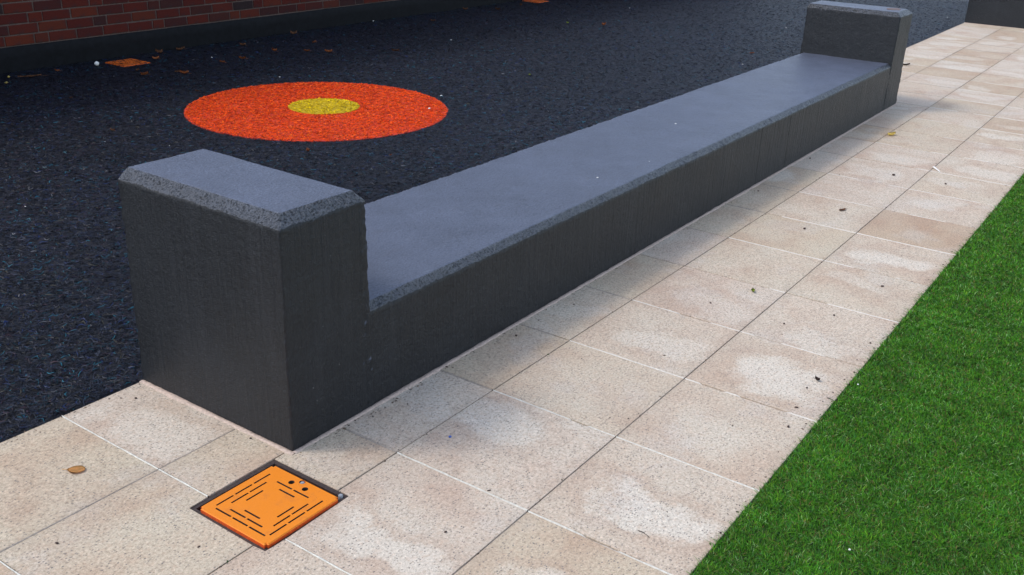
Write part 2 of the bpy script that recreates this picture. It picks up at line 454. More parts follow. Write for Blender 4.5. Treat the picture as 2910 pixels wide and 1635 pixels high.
JX = 0.0034                      # half a cross joint
def in_bench(xa, xb):
    return [(a, a+BL) for a in (0.0, B2X) if a < xb and a+BL > xa]
for i in range(-6, 38):
    xa, xb = X0+i*DX+JX, X0+(i+1)*DX-JX
    cx = (xa+xb)/2
    for r in range(4):
        ya, yb = YS[r+1]+J, YS[r]-J
        cy = (ya+yb)/2
        if r >= 2:
            if i == -2 and r == 2:      # C_a left of the cover corner
                slab([(xa, ya), (xb, ya), (xb, hy0), (hx0, hy0), (hx0, yb), (xa, yb)], cx, cy)
            elif i == -1 and r == 2:
                slab([(xa, ya), (xb, ya), (xb, yb), (hx1, yb), (hx1, hy0), (xa, hy0)], cx, cy)
            else:
                slab(rect(xa, xb, ya, yb), cx, cy)
            continue
        bs = in_bench(xa, xb)
        if not bs:
            if i == -2 and r == 1:
                slab([(xa, ya), (hx0, ya), (hx0, hy1), (xb, hy1), (xb, yb), (xa, yb)], cx, cy)
            else:
                slab(rect(xa, xb, ya, yb), cx, cy)
            continue
        a, b = bs[0]
        G = 0.014                     # mortar bead around the bench foot
        if r == 0:
            if xa < a-G: slab(rect(xa, a-G, ya, yb), cx, cy)
            if xb > b+G: slab(rect(b+G, xb, ya, yb), cx, cy)
        else:
            if xa < a-G:
                yl = max(0.016 if a == 0 else -G, ya)
                slab(rect(xa, a-G, yl, yb), cx, cy)
                if a == 0:
                    slab([(hx1, ya), (xb, ya), (xb, -G), (-G-.002, -G), (-G-.002, 0.012), (hx1, 0.012)], cx, cy)
                    continue
            if xb > b+G:
                slab(rect(b+G, xb, ya, yb), cx, cy)
                slab(rect(xa, b+G-.004, ya, -G), cx, cy)
                continue
            slab(rect(xa, xb, ya, -G), cx, cy)

# white pointing in the cross joints, a wavering bead, broken in places
def bead(name, p0, p1, wid, mat, z=0.0006, seed=0, gaps=True, step=0.012, parent=None, cut=-0.28):
    p0, p1 = Vector((*p0, 0)), Vector((*p1, 0))
    L = (p1-p0).length; n = max(2, int(L/step)); d = (p1-p0)/L; s = Vector((-d.y, d.x, 0))
    bm = bmesh.new(); prev = None
    for k in range(n+1):
        q = p0 + d*(L*k/n)
        a = noise.noise(Vector((q.x*30+seed, q.y*30, 1.7))); c = noise.noise(Vector((q.x*5+seed, q.y*5, 9.1)))
        ww = wid*(0.80 + 0.45*a + 0.30*c)
        zz = z + 0.0008*a
        if gaps and c < cut: zz = -0.004
        off = s*(0.0006+0.0012*noise.noise(Vector((q.x*18, q.y*18+seed, 4))))
        row = [bm.verts.new((q+off-s*ww)[:2] + (-0.010,)), bm.verts.new((q+off-s*ww*.8)[:2] + (zz-.0006,)), bm.verts.new((q+off)[:2] + (zz+.0006,)),
               bm.verts.new((q+off+s*ww*.8)[:2] + (zz-.0006,)), bm.verts.new((q+off+s*ww)[:2] + (-0.010,))]
        if prev:
            for m in range(4): bm.faces.new((prev[m], row[m], row[m+1], prev[m+1]))
        prev = row
    return link(name, bm_mesh(bm, name, True), mat, parent)
for i in range(-5, 33):
    x = X0+i*DX
    for r in range(4):
        ya, yb = YS[r+1]+J, YS[r]-J
        inb = any(a-0.02 < x < a+BL+0.02 for a in (0.0, B2X))
        if inb and r == 0: continue
        if inb and r == 1: yb = -0.015
        if i == -1 and r == 1: ya = hy1+.002
        if i == -1 and r == 2: yb = hy0-.002
        bead('mortar_joint', (x, ya), (x, yb), 0.0031 if x < 2.2 else 0.0024, 'mortar_white' if x < 0.9 and (r != 1 or x < 0) else 'mortar_cream' if r != 1 else 'mortar_sand', seed=i*3.1+r*7.7, parent=paving, step=0.012 if x < 3 else 0.03, cut=-0.28 if x < 1.2 else -0.16)
# the long joints are half full of dirt and sand
for i in range(-3, 30):
    for r in (1, 2, 3):
        xa_, xb_ = X0+i*DX+.006, X0+(i+1)*DX-.006
        if r == 1 and any(a-.5 < xa_ < a+BL+.02 for a in (0.0, B2X)): continue
        if r == 2 and xa_ < hx1+.02 and xb_ > hx0-.02:
            if i == -1: xa_ = hx1+.004
            else: xb_ = hx0-.004
        bead('mortar_joint', (xa_, YS[r]), (xb_, YS[r]), J*1.05, 'mortar_sand', -0.0042, i*1.9+r, False, 0.02, paving)
# the joint between the two rows left of the bench is filled flush
bead('mortar_joint', (X0-4*DX, YS[1]), (-0.02, YS[1]), 0.0026, 'mortar_sand', -0.0004, 4.4, False, 0.012, paving)
# pink bedding mortar showing round the foot of each bench
def fillet(name, p0, p1, seed): return bead(name, p0, p1, 0.0140, 'mortar_pink', 0.0016, seed, False, 0.012, paving)
for a in (0.0, B2X):
    fillet('mortar_bead', (a-0.006, -0.012), (a-0.006, BW), 3+a)
    if a == 0: fillet('mortar_bead', (a-0.002, -0.006), (a+BL+.006, -0.006), 8+a)

# rubber play surface
RUB_Y0, RUB_Y1 = BW+0.001, 5.40
rub = struct(link('rubber_play_surface', prism('rubber_play_surface', rect(-6, 20, RUB_Y0, RUB_Y1), -0.1, -0.003), 'rubber'))
# turf base
struct(link('turf_base', prism('turf_base', rect(-6, 20, -12, -1.1195), -0.1, -0.004), 'soil'))

# ------------------------------------------------------------------ loose shreds of rubber (bonded mulch)
CC, CR, YC, YR = np.array([3.007, 2.944]), 0.858, np.array([3.068, 2.957]), 0.236

def shreds(name, P, dist, palette, probs, mat, parent=None, zmax=0.007, lengthen=1.0):
    N = len(P)
    s = np.clip(dist/3.2, 0.8, 3.0)
    L = rng.uniform(0.005, 0.017, N)*s**0.05*lengthen
    W = rng.uniform(0.0008, 0.0019, N)*s**0.45
    th = rng.uniform(0, 2*np.pi, N)
    d = np.stack([np.cos(th), np.sin(th), rng.normal(0, .10, N)], 1)
    e = np.stack([-np.sin(th), np.cos(th), rng.normal(0, .35, N)], 1)
    bend = rng.normal(0, .45, N)
    z = rng.uniform(-0.002, zmax, N)
    C = np.column_stack([P, z])
    V = np.zeros((N, 6, 3))
    for k, tt in enumerate((-1, 0, 1)):
        mid = C + d*(L*tt)[:, None] + e*(bend*L*(tt*tt-0.5))[:, None]
        mid[:, 2] += 0.0025*(1-abs(tt)) * rng.uniform(-.3, 1, N)
        ww = (W*(1.0 if tt == 0 else 0.55))[:, None]
        V[:, 2*k] = mid - e*ww; V[:, 2*k+1] = mid + e*ww
    pal = np.array(palette)[rng.choice(len(palette), N, p=probs)]
    low = 1 + 0.16*np.sin(P[:, 0]*1.9+1.3*np.sin(P[:, 1]*1.3)) + 0.12*np.sin(P[:, 1]*3.1+P[:, 0]*.8) + 0.08*np.sin(P[:, 0]*7.3+2*np.sin(P[:, 1]*5))
    tint = pal*rng.uniform(0.5, 1.4, (N, 1))*(low[:, None] if mat == 'shred' else 1.0)
    me = quads_mesh(name, V, 6, [(0, 2, 3, 1), (2, 4, 5, 3)], np.clip(tint, 0, 1))
    return stuff(link(name, me, mat, parent))

def scatter(x0, x1, y0, y1, n, dens):
    P = np.column_stack([rng.uniform(x0, x1, n), rng.uniform(y0, y1, n)])
    vis, dist = in_view(np.column_stack([P, np.zeros(n)]))
    pr = dens(dist)*np.where(vis, 1.0, 0.12)
    keep = rng.uniform(0, 1, n) < pr
    return P[keep], dist[keep]

A = (14+1.6)*(RUB_Y1-RUB_Y0)
n = int(A*33000)
P, dist = scatter(-1.6, 14, RUB_Y0+.004, RUB_Y1-.01, n, lambda d: np.minimum(1, (2.75/d)**1.75))
inside = np.hypot(*(P-CC).T) < CR
dark_pal = [(0.0032, 0.0046, 0.0095), (0.0062, 0.0090, 0.0185), (0.0170, 0.0215, 0.0360), (0.0020, 0.0022, 0.0036), (0.006, 0.070, 0.100), (0.022, 0.009, 0.016), (0.022, 0.020, 0.012), (0.004, 0.014, 0.062), (0.085, 0.085, 0.09)]
dark_pr = [.29, .25, .14, .145, .035, .055, .04, .04, .005]
shreds('rubber_shreds', P[~inside], dist[~inside], dark_pal, dark_pr, 'shred', rub)

# the round target let into the surface
target = thing('target_marking', 'big orange rubber circle with a yellow centre set in the dark play surface', 'floor marking', (CC[0], CC[1], 0))
def disc(name, r, z0, z1, seed, ring=None):
    pts = []
    for k in range(160):
        a = 2*math.pi*k/160
        rr = r*(1+0.006*noise.noise(Vector((math.cos(a)*3+seed, math.sin(a)*3, 0)))) + 0.003*noise.noise(Vector((math.cos(a)*40+seed, math.sin(a)*40, 0)))
        pts.append((rr*math.cos(a), rr*math.sin(a)))
    return prism(name, pts, z0, z1)
ring = link('orange_ring', disc('orange_ring', CR, -0.02, 0.0012, 1), 'orange_rubber', target)
eye = link('yellow_centre', disc('yellow_centre', YR, -0.02, 0.0042, 5), 'yellow_rubber', target, (YC[0]-CC[0], YC[1]-CC[1], 0))
m = 60000
P = CC + rng.uniform(-CR, CR, (m, 2)); P = P[np.hypot(*(P-CC).T) < CR-.006]
iny = np.hypot(*(P-YC).T) < YR
dd = np.linalg.norm(np.column_stack([P, np.zeros(len(P))])-CAM, axis=1)
o1 = [(0.80, 0.066, 0.006), (0.90, 0.095, 0.008), (0.58, 0.038, 0.005), (0.22, 0.018, 0.006), (0.88, 0.16, 0.02)]
o = shreds('rubber_shreds', P[~iny], dd[~iny], o1, [.44, .28, .15, .08, .05], 'shred_bright', ring, 0.006, 0.8)
o.location = (-CC[0], -CC[1], 0)
y1 = [(0.66, 0.44, 0.002), (0.78, 0.54, 0.004), (0.50, 0.33, 0.002), (0.28, 0.17, 0.003)]
o = shreds('rubber_shreds', P[iny], dd[iny], y1, [.45, .30, .18, .07], 'shred_bright', eye, 0.008, 0.8)
o.location = (-YC[0], -YC[1], 0)

# ------------------------------------------------------------------ artificial grass
def turf():
    def make(P, f):
        N = len(P)
        nlow = np.array([noise.noise(Vector((x*7, y*7, 0))) for x, y in P]) if N < 600000 else np.zeros(N)
        nlow2 = np.array([noise.noise(Vector((x*22, y*22, 5))) for x, y in P])
        H = rng.uniform(0.009, 0.018, N)*(1+0.25*nlow2)*f**0.2
        Wd = rng.uniform(0.0005, 0.00095, N)*f
        th = rng.uniform(0, 2*np.pi, N)
        lean_dir = th + rng.normal(0, .8, N)
        lean = np.abs(rng.normal(0.85, 0.45, N))
        ld = np.stack([np.cos(lean_dir), np.sin(lean_dir), np.zeros(N)], 1)
        ld += np.array([-0.2, 0.35, 0])*(0.4+nlow2[:, None])
        sd_ = np.stack([-np.sin(th), np.cos(th), np.zeros(N)], 1)
        base = np.column_stack([P, np.full(N, -0.006)])
        V = np.zeros((N, 6, 3))
        for k, (t_, wt) in enumerate(((0, 1.0), (0.55, 0.95), (1.0, 0.25))):
            c = base + np.array([0, 0, 1.0])*(H*t_*(1-0.25*lean*t_))[:, None] + ld*(H*lean*t_**1.6)[:, None]
            V[:, 2*k] = c - sd_*(Wd*wt)[:, None]; V[:, 2*k+1] = c + sd_*(Wd*wt)[:, None]
        pal = np.array([(0.037, 0.150, 0.006), (0.057, 0.200, 0.009), (0.022, 0.086, 0.004), (0.108, 0.228, 0.010), (0.050, 0.180, 0.036), (0.140, 0.105, 0.036), (0.22, 0.35, 0.13)])
        tint = pal[rng.choice(len(pal), N, p=[.27, .23, .22, .11, .06, .07, .04])]*(rng.uniform(.6, 1.5, (N, 1)))*(1+0.30*nlow[:, None]+0.30*nlow2[:, None])
        return V, tint
    n = 480000
    P = np.column_stack([rng.uniform(-0.8, 6.0, n*4), rng.uniform(-2.9, -1.119, n*4)])
    vis, dist = in_view(np.column_stack([P, np.zeros(len(P))]), 0.10)
    keep = rng.uniform(0, 1, len(P)) < np.where(vis, np.minimum(1, (2.9/dist)**1.2), 0.06)
    P, dist = P[keep], dist[keep]
    V, T = make(P, np.where(in_view(np.column_stack([P, np.zeros(len(P))]), 0.10)[0], np.clip(dist/2.6, 1, 2.0), 3.0))
    me = quads_mesh('turf', V, 6, [(0, 1, 3, 2), (2, 3, 5, 4)], np.clip(T, 0, 1), True)
    stuff(link('grass', me, 'blade'))
    tag(bpy.data.objects['grass'], 'short bright green artificial grass beside the pale paving', 'grass')
turf()

# ------------------------------------------------------------------ benches
def block_mesh(name):
    """end block: local x 0..T (thickness), y 0..BW, wobbly faces, rough chamfer"""
    H0, H1 = 0.655, 0.684
    T0, T1 = 0.333, 0.314          # slightly tapered
    lo = {'a': (0, 0), 'b': (T1, 0), 'c': (T1, BW), 'd': (0, BW)}
    top = {'a': (0.033, 0.034), 'b': (T1-0.020, 0.028), 'c': (T1-0.012, BW-0.006), 'd': (0.034, BW-0.006)}
    bot = {'a': (0, 0), 'b': (T0, 0), 'c': (T0, BW), 'd': (0, BW)}
    nu, nv, nz, nc = 48, 96, 70, 6
    bm = bmesh.new()
    def grid(p00, p10, p11, p01, n1, n2, mat):
        p00, p10, p11, p01 = map(Vector, (p00, p10, p11, p01))
        G = [[bm.verts.new(p00.lerp(p10, i/n1).lerp(p01.lerp(p11, i/n1), j/n2)) for j in range(n2+1)] for i in range(n1+1)]
        for i in range(n1):
            for j in range(n2):
                f = bm.faces.new((G[i][j], G[i+1][j], G[i+1][j+1], G[i][j+1])); f.material_index = mat; f.smooth = True
    V3 = lambda d, k, z: (*d[k], z)
    for k, l, n1 in (('a', 'b', nu), ('b', 'c', nv), ('c', 'd', nu), ('d', 'a', nv)):
        grid(V3(bot, k, 0.0), V3(bot, l, 0.0), V3(lo, l, H0), V3(lo, k, H0), n1, nz, 0)
        grid(V3(lo, k, H0), V3(lo, l, H0), V3(top, l, H1), V3(top, k, H1), n1, nc, 1)
    grid(V3(top, 'a', H1), V3(top, 'b', H1), V3(top, 'c', H1), V3(top, 'd', H1), nu, nv, 0)
    bmesh.ops.remove_doubles(bm, verts=bm.verts, dist=1e-5)
    roughen(bm, lambda co: 0.65 if H0-0.006 < co.z < H1-0.002 else 0.0, lambda co: (abs(co.x) < .004 or abs(co.x-T1) < .02) and (co.y < .004 or co.y > BW-.004))
    me = bm_mesh(bm, name)
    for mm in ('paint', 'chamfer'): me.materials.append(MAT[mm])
    return me

def roughen(bm, mask, edge):
    for v in bm.verts:
        c = v.co
        mk = mask(c); ed = edge(c)
        a = 0.0007 + 0.0050*mk + (0.0034 if ed else 0)
        n1 = noise.noise_vector(c*9.0); n2 = noise.noise_vector(c*85.0+Vector((5, 3, 1))); n3 = noise.noise_vector(c*31.0)
        k = 0.0 if c.z < 0.004 else 1.0
        v.co = c + (n1*0.0016 + n2*a*0.8 + n3*a*0.6)*k

def seat_mesh(name, L):
    H0, H1 = 0.312, 0.333
    prof = [((0.002, 0.0), (0.002, H0), 22, 0), ((0.002, H0), (0.027, H1), 6, 1), ((0.027, H1), (0.645, H1), 40, 0), ((0.645, H1), (BW-.006, H1-.018), 4, 1), ((BW-.006, H1-.018), (BW-.006, 0.0), 10, 0)]
    nx = int(L/0.0085)
    bm = bmesh.new(); rows = []
    pts, mats = [(prof[0][0])], []
    for (a, b, n_, mt) in prof:
        for k in range(1, n_+1):
            pts.append((a[0]+(b[0]-a[0])*k/n_, a[1]+(b[1]-a[1])*k/n_)); mats.append(mt)
    for i in range(nx+1):
        rows.append([bm.verts.new((L*i/nx, y, z)) for y, z in pts])
    for i in range(nx):
        for j in range(len(pts)-1):
            f = bm.faces.new((rows[i][j], rows[i+1][j], rows[i+1][j+1], rows[i][j+1])); f.material_index = mats[j]; f.smooth = True
    roughen(bm, lambda co: 0.55 if H0-0.003 < co.z and (co.y < 0.024) else (0.6 if co.y > 0.640 else 0), lambda co: False)
    for v in bm.verts:             # shutter-board lines on the front
        if v.co.y < .012 and v.co.z < H0-.004:
            for xl in (3.02, 3.44):
                if abs(v.co.x-xl) < .0045: v.co.y += 0.0025
    for v in bm.verts:             # the cast edge is not quite straight
        v.co.z += (0.0014*noise.noise(Vector((v.co.x*1.7, 2, 0))))*(1 if v.co.z > .2 else 0)
        v.co.y += (0.0018*noise.noise(Vector((v.co.x*2.3, 7, 0))))*(1 if v.co.z > .2 else 0)
    me = bm_mesh(bm, name)
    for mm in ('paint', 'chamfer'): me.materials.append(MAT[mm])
    return me

block_me = block_mesh('end_block')
seat_me = seat_mesh('seat', BL-0.32*2+0.02)
def bench(x, label):
    b = thing('concrete_bench', label, 'bench', (x, 0, 0), 0, 'charcoal concrete benches in one line')
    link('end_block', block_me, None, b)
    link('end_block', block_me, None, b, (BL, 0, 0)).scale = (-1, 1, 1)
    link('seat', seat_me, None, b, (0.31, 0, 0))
    return b
b1 = bench(0.0, 'long charcoal painted concrete bench with raised end blocks, along the paving in front')
b2 = bench(B2X, 'far charcoal concrete bench of which only the end block shows, at the top right corner')

# marks on the near bench
def patch(name, mat, parent, cx, cy, z, rx, ry, seed):
    pts = []
    for k in range(28):
        a = 2*math.pi*k/28
        s = 1+0.35*noise.noise(Vector((math.cos(a)*1.6+seed, math.sin(a)*1.6, 0)))
        pts.append((cx+rx*s*math.cos(a), cy+ry*s*math.sin(a)))
    return link(name, prism(name, pts, z-0.004, z), mat, parent)
q = at(2190+1235*.2834, 92*.2834, 0.6855)
patch('rust_stain', 'rust', b1, q[0], q[1], 0.6862, 0.055, 0.05, 2)

# ------------------------------------------------------------------ access covers
def slotted_plate():
    S = 0.2478; hh = 0.0085
    bm = bmesh.new()
    bmesh.ops.create_cube(bm, size=1)
    for v in bm.verts: v.co = Vector((v.co.x*S, v.co.y*S, (v.co.z+.5)*0.0235-0.0235+hh))
    bmesh.ops.bevel(bm, geom=[e for e in bm.edges if abs(e.verts[0].co.z-e.verts[1].co.z) > .01], offset=0.007, segments=4, affect='EDGES')
    bmesh.ops.bevel(bm, geom=[e for e in bm.edges if min(e.verts[0].co.z, e.verts[1].co.z) > hh-1e-4], offset=0.0024, segments=3, affect='EDGES')
    me = bm_mesh(bm, 'plate_raw')
    cut = bmesh.new()
    def box(x0, x1, y0, y1):
        r = bmesh.ops.create_cube(cut, size=1)
        for v in r['verts']:
            v.co = Vector(((x0+x1)/2+v.co.x*(x1-x0)-.5*0, (y0+y1)/2+v.co.y*(y1-y0), hh-.020+v.co.z*0.06))
    wd = 0.0105
    sg3 = [(.135, .354), (.378, .602), (.627, .853)]; sg2 = [(.255, .476), (.499, .724)]; sg1 = [(.376, .600)]
    tg3 = [(.126, .356), (.380, .600), (.626, .855)]; tg2 = [(.253, .474), (.499, .727)]; tg1 = [(.376, .602)]
    f = lambda s: (s-.5)*S
    for y, segs in ((.890, sg3), (.804, sg2), (.718, sg1), (.099, sg3), (.178, sg2), (.257, sg1)):
        for a, b in segs: box(f(a), f(b), f(y-wd), f(y+wd))
    for x, segs in ((.100, tg3), (.177, tg2), (.255, tg1), (.800, tg2), (.718, tg1)):
        for a, b in segs: box(f(x-wd), f(x+wd), f(a), f(b))
    for x, y in ((.884, .597), (.958, .509), (.885, .394)):
        r = bmesh.ops.create_cone(cut, cap_ends=True, segments=24, radius1=0.0085, radius2=0.0085, depth=0.06)
        for v in r['verts']: v.co += Vector((f(x), f(y), hh-.020))
    cme = bm_mesh(cut, 'cut')
    oa = bpy.data.objects.new('tmp_a', me); ob = bpy.data.objects.new('tmp_b', cme)
    COL.objects.link(oa); COL.objects.link(ob)
    md = oa.modifiers.new('b', 'BOOLEAN'); md.operation = 'DIFFERENCE'; md.object = ob; md.solver = 'EXACT'
    bpy.context.view_layer.update()
    dg = bpy.context.evaluated_depsgraph_get()
    out = bpy.data.meshes.new_from_object(oa.evaluated_get(dg))
    bpy.data.objects.remove(oa); bpy.data.objects.remove(ob)
    out.name = 'cover_plate'
    return out
plate_me = slotted_plate()
plate_me.materials.clear(); plate_me.materials.append(MAT['orange']); plate_me.materials.append(MAT['frame']); plate_me.materials.append(MAT['orange_edge'])
for p_ in plate_me.polygons:          # shade inside the slots is painted: cut faces take the dark brown
    c_ = p_.center
    side_ = abs(p_.normal.z) < 0.4 and c_.z < 0.0062
    p_.material_index = 2 if side_ and (abs(c_.x) > .1170 or abs(c_.y) > .1170) else 1 if (abs(c_.x) < .1170 and abs(c_.y) < .1170 and c_.z < 0.0080) else 0

plate_red = plate_me.copy(); plate_red.materials[0] = MAT['orange_red']
def tray(w0, w1, depth, cx, cy):
    bm = bmesh.new()
    x0, x1, y0, y1 = w0[0]-cx, w0[1]-cx, w0[2]-cy, w0[3]-cy
    o_ = [bm.verts.new((x, y, -0.0035)) for x, y in rect(x0, x1, y0, y1)]
    i_ = [bm.verts.new((x, y, -0.0035)) for x, y in rect(x0+w1, x1-w1, y0+w1, y1-w1)]
    b_ = [bm.verts.new((x, y, -depth)) for x, y in rect(x0+w1, x1-w1, y0+w1, y1-w1)]
    ob_ = [bm.verts.new((x, y, -depth-.006)) for x, y in rect(x0, x1, y0, y1)]
    for k in range(4):
        l = (k+1) % 4
        bm.faces.new((o_[k], o_[l], i_[l], i_[k])); bm.faces.new((i_[k], i_[l], b_[l], b_[k])); bm.faces.new((o_[l], o_[k], ob_[k], ob_[l]))
    bm.faces.new(b_); bm.faces.new(list(reversed(ob_)))
    return bm_mesh(bm, 'frame')
ccx, ccy = -0.2080, -0.1393
cv = thing('access_cover', 'orange slotted square access cover set in the paving at the foot of the bench', 'access cover', (ccx, ccy, 0), 0, 'orange square access covers')
link('cover_plate', plate_me, None, cv, rot=(0, 0, -0.003))
link('frame', tray((hx0+.0005, hx1-.0005, hy0+.0005, hy1-.0005), 0.013, 0.0152, ccx, ccy), 'frame', cv)
def bolt():
    bm = bmesh.new()
    bmesh.ops.create_cone(bm, cap_ends=True, segments=20, radius1=0.0062, radius2=0.0062, depth=0.022)
    bmesh.ops.translate(bm, verts=bm.verts, vec=(0, 0, -0.0135))
    bmesh.ops.bevel(bm, geom=[e for e in bm.edges if min(e.verts[0].co.z, e.verts[1].co.z) > -.007], offset=0.0015, segments=2, affect='EDGES')
    return bm_mesh(bm, 'bolt')
link('bolt', bolt(), 'steel', cv, ((.958-.5)*.2478, (.509-.5)*.2478, 0.010))
link('corner_bolt', bolt(), 'steel', cv, (0.128+.0105, -0.122+.010, 0.0065))
for (x, y, lab) in ((3.097, 5.145, 'orange square cover in the rubber surface beside the white ball, near the brick wall'),
                    (9.00, 5.225, 'far orange square cover at the top edge, by the end of the brick wall')):
    c = thing('access_cover', lab, 'access cover', (x, y, 0.0), 0, 'orange square access covers')
    link('cover_plate', plate_red, None, c, (0, 0, -0.004))
    link('frame', prism('frame', rect(-.134, .134, -.134, .134), -0.02, -0.0008), 'frame', c)

# ------------------------------------------------------------------ brick wall
WY, PZ, CH = 5.410, 0.180, 0.0768
WX0, WX1, WH = -4.0, 17.0, 2.40
wall = thing('brick_wall', 'dark red brick wall with a black painted plinth behind the play surface', 'wall', (0, WY, 0))
def box_me(name, x0, x1, y0, y1, z0, z1, bev=0.0):
    bm = bmesh.new(); bmesh.ops.create_cube(bm, size=1)
    for v in bm.verts: v.co = Vector((x0+(v.co.x+.5)*(x1-x0), y0+(v.co.y+.5)*(y1-y0), z0+(v.co.z+.5)*(z1-z0)))
    if bev: bmesh.ops.bevel(bm, geom=list(bm.edges), offset=bev, segments=1, affect='EDGES')
    return bm_mesh(bm, name)
def plinth_me():
    n_ = 420; prof = [(-.012, -.05), (-.012, .05), (-.012, .10), (-.012, PZ-.010), (-.004, PZ-.002), (0.06, PZ)]
    bm = bmesh.new(); prev = None
    for i in range(n_+1):
        x = WX0+(WX1-WX0)*i/n_
        row = []
        for y, z in prof:
            d = noise.noise_vector(Vector((x*4, y*4, z*9)))*0.003
            row.append(bm.verts.new((x, y+d.y, z+(d.z if z > .06 else 0))))
        if prev:
            for m in range(len(prof)-1): bm.faces.new((prev[m], row[m], row[m+1], prev[m+1]))
        prev = row
    return bm_mesh(bm, 'plinth', True)
link('plinth', plinth_me(), 'plinth', wall)
link('mortar', box_me('mortar', WX0, WX1, 0.006, 0.215, -0.05, WH), 'mortar_wall', wall)
link('coping', box_me('coping', WX0-.03, WX1+.03, -0.035, 0.25, WH, WH+.06, .008), 'coping', wall)
SB, HB, JB = 0.2205, 0.1045, 0.0105
def brick_var(L, seed):
    bm = bmesh.new(); bmesh.ops.create_cube(bm, size=1)
    for v in bm.verts: v.co = Vector((v.co.x*L, v.co.y*0.03+.015, v.co.z*(CH-.0105)))
    bmesh.ops.bevel(bm, geom=[e for e in bm.edges if min(e.verts[0].co.y, e.verts[1].co.y) < 1e-4 and max(e.verts[0].co.y, e.verts[1].co.y) < 1e-4], offset=0.003, segments=1, affect='EDGES')
    for v in bm.verts: v.co += noise.noise_vector(v.co*40+Vector((seed*9.1, 0, 0)))*0.0016
    return bm_mesh(bm, 'brick')
SV = [brick_var(SB, k) for k in range(5)]; HV = [brick_var(HB, 20+k) for k in range(3)]
for m_ in SV+HV: m_.materials.append(MAT['brick'])
starts = {0: 2.284, 1: 2.326, 2: 2.256, 3: 2.310, 4: 2.236, 5: 2.290}
seqs = {0: 'SHSSSSH', 1: 'SSSHSSSH', 2: 'SHSSSSH', 3: 'SSSHSSSH'}
rest_v, rest_f = [], []
def put(mesh, x, z, visible):
    jx, jz, jy = random.uniform(-.0015, .0015), random.uniform(-.001, .001), random.uniform(-.002, .0015)
    if visible:
        link('brick', mesh, None, wall, (x+jx, jy, z+jz))
    else:
        o0 = len(rest_v)
        for v in mesh.vertices: rest_v.append((v.co.x+x+jx, v.co.y+jy, v.co.z+z+jz))
        for p_ in mesh.polygons: rest_f.append([o0+i for i in p_.vertices])
ncourse = int((WH-PZ-.005)/CH)
for c in range(ncourse):
    z = PZ + CH*(c+.5) + 0.003
    seq = seqs[c % 4] if c < 4 else random.choice(['SSSH', 'SSSHSSH', 'SSHSSSH'])
    x = starts.get(c, 2.2+random.uniform(0, .2)); k = 0
    def one(x, s):
        L = SB if s == 'S' else HB
        if x+L > WX1: return
        vis = c <= 7 and 1.9 < x < 8.0 - c*0.15
        put(random.choice(SV if s == 'S' else HV), x+L/2+JB/2, z, vis)
    while x < WX1:
        s = seq[k % len(seq)] if k < len(seq) else 'SSSH'[(k-len(seq)) % 4]; k += 1
        one(x, s); x += (SB if s == 'S' else HB)+JB
    x = starts.get(c, 2.25); k = 0
    while x > WX0+.25:
        s = 'SHSS'[(k+c*2) % 4]; k += 1
        x -= (SB if s == 'S' else HB)+JB; one(x, s)
rm = bpy.data.meshes.new('brickwork'); rm.from_pydata(rest_v, [], rest_f); rm.update()
stuff(link('brickwork', rm, 'brick', wall))

# ------------------------------------------------------------------ fallen leaves, twigs, crumbs
def leaf_mesh(L, Wd, curl, lobes, seed):
    bm = bmesh.new(); n_ = 12; prev = None
    for i in range(n_+1):
        t_ = i/n_
        hw = Wd*math.sin(math.pi*min(1, t_*0.96+.02))**0.75*(1-.25*t_)
        if lobes: hw *= 0.62+0.38*math.cos(t_*lobes*2*math.pi+seed)
        x = L*(t_-.5)
        row = []
        for s in (-1, -.5, 0, .5, 1):
            z = curl*L*(s*s)*0.55 + curl*L*(2*t_-1)**2*0.35 + .0012 + 0.0015*noise.noise(Vector((x*60, s*2, seed)))
            row.append(bm.verts.new((x+.1*Wd*noise.noise(Vector((t_*5, s*3, seed+2))), hw*s*(1-.25*curl), z)))
        if prev:
            for m in range(4): bm.faces.new((prev[m], row[m], row[m+1], prev[m+1]))
        prev = row
    # stalk
    bmesh.ops.solidify(bm, geom=list(bm.faces), thickness=0.0005)
    r = bmesh.ops.create_cone(bm, cap_ends=True, segments=6, radius1=0.0008, radius2=0.0006, depth=L*.35)
    bmesh.ops.rotate(bm, verts=r['verts'], matrix=Matrix.Rotation(math.pi/2, 3, 'Y'))
    bmesh.ops.translate(bm, verts=r['verts'], vec=(L*.62, 0, .003))
    return bm_mesh(bm, 'leaf', True)

def leaf(px, py, L, Wd, mat, label, rz, curl=.25, lobes=0, group=None, z=0.001, name='fallen_leaf'):
    p = at(px, py, z)
    o = link(name, leaf_mesh(L, Wd, curl, lobes, px % 17), mat, None, (p[0], p[1], z), (0, 0, rz))
    return tag(o, label, 'leaf', group)

def chip(px, py, size, mat, label, cat, name, flat=.5, rz=0.0, group=None, z=0.0, stretch=1.0):
    p = at(px, py, z)
    bm = bmesh.new(); bmesh.ops.create_icosphere(bm, subdivisions=2, radius=1)
    for v in bm.verts:
        k = 1+.25*noise.noise(v.co*1.7+Vector((px, py, 0)))
        v.co = Vector((v.co.x*size*stretch*k, v.co.y*size*k, max(v.co.z*k, -.8)*size*flat))
    mz = min(v.co.z for v in bm.verts)
    for v in bm.verts: v.co.z -= mz
    o = link(name, bm_mesh(bm, name, True), mat, None, (p[0], p[1], z), (0, 0, rz))
    return tag(o, label, cat, group)

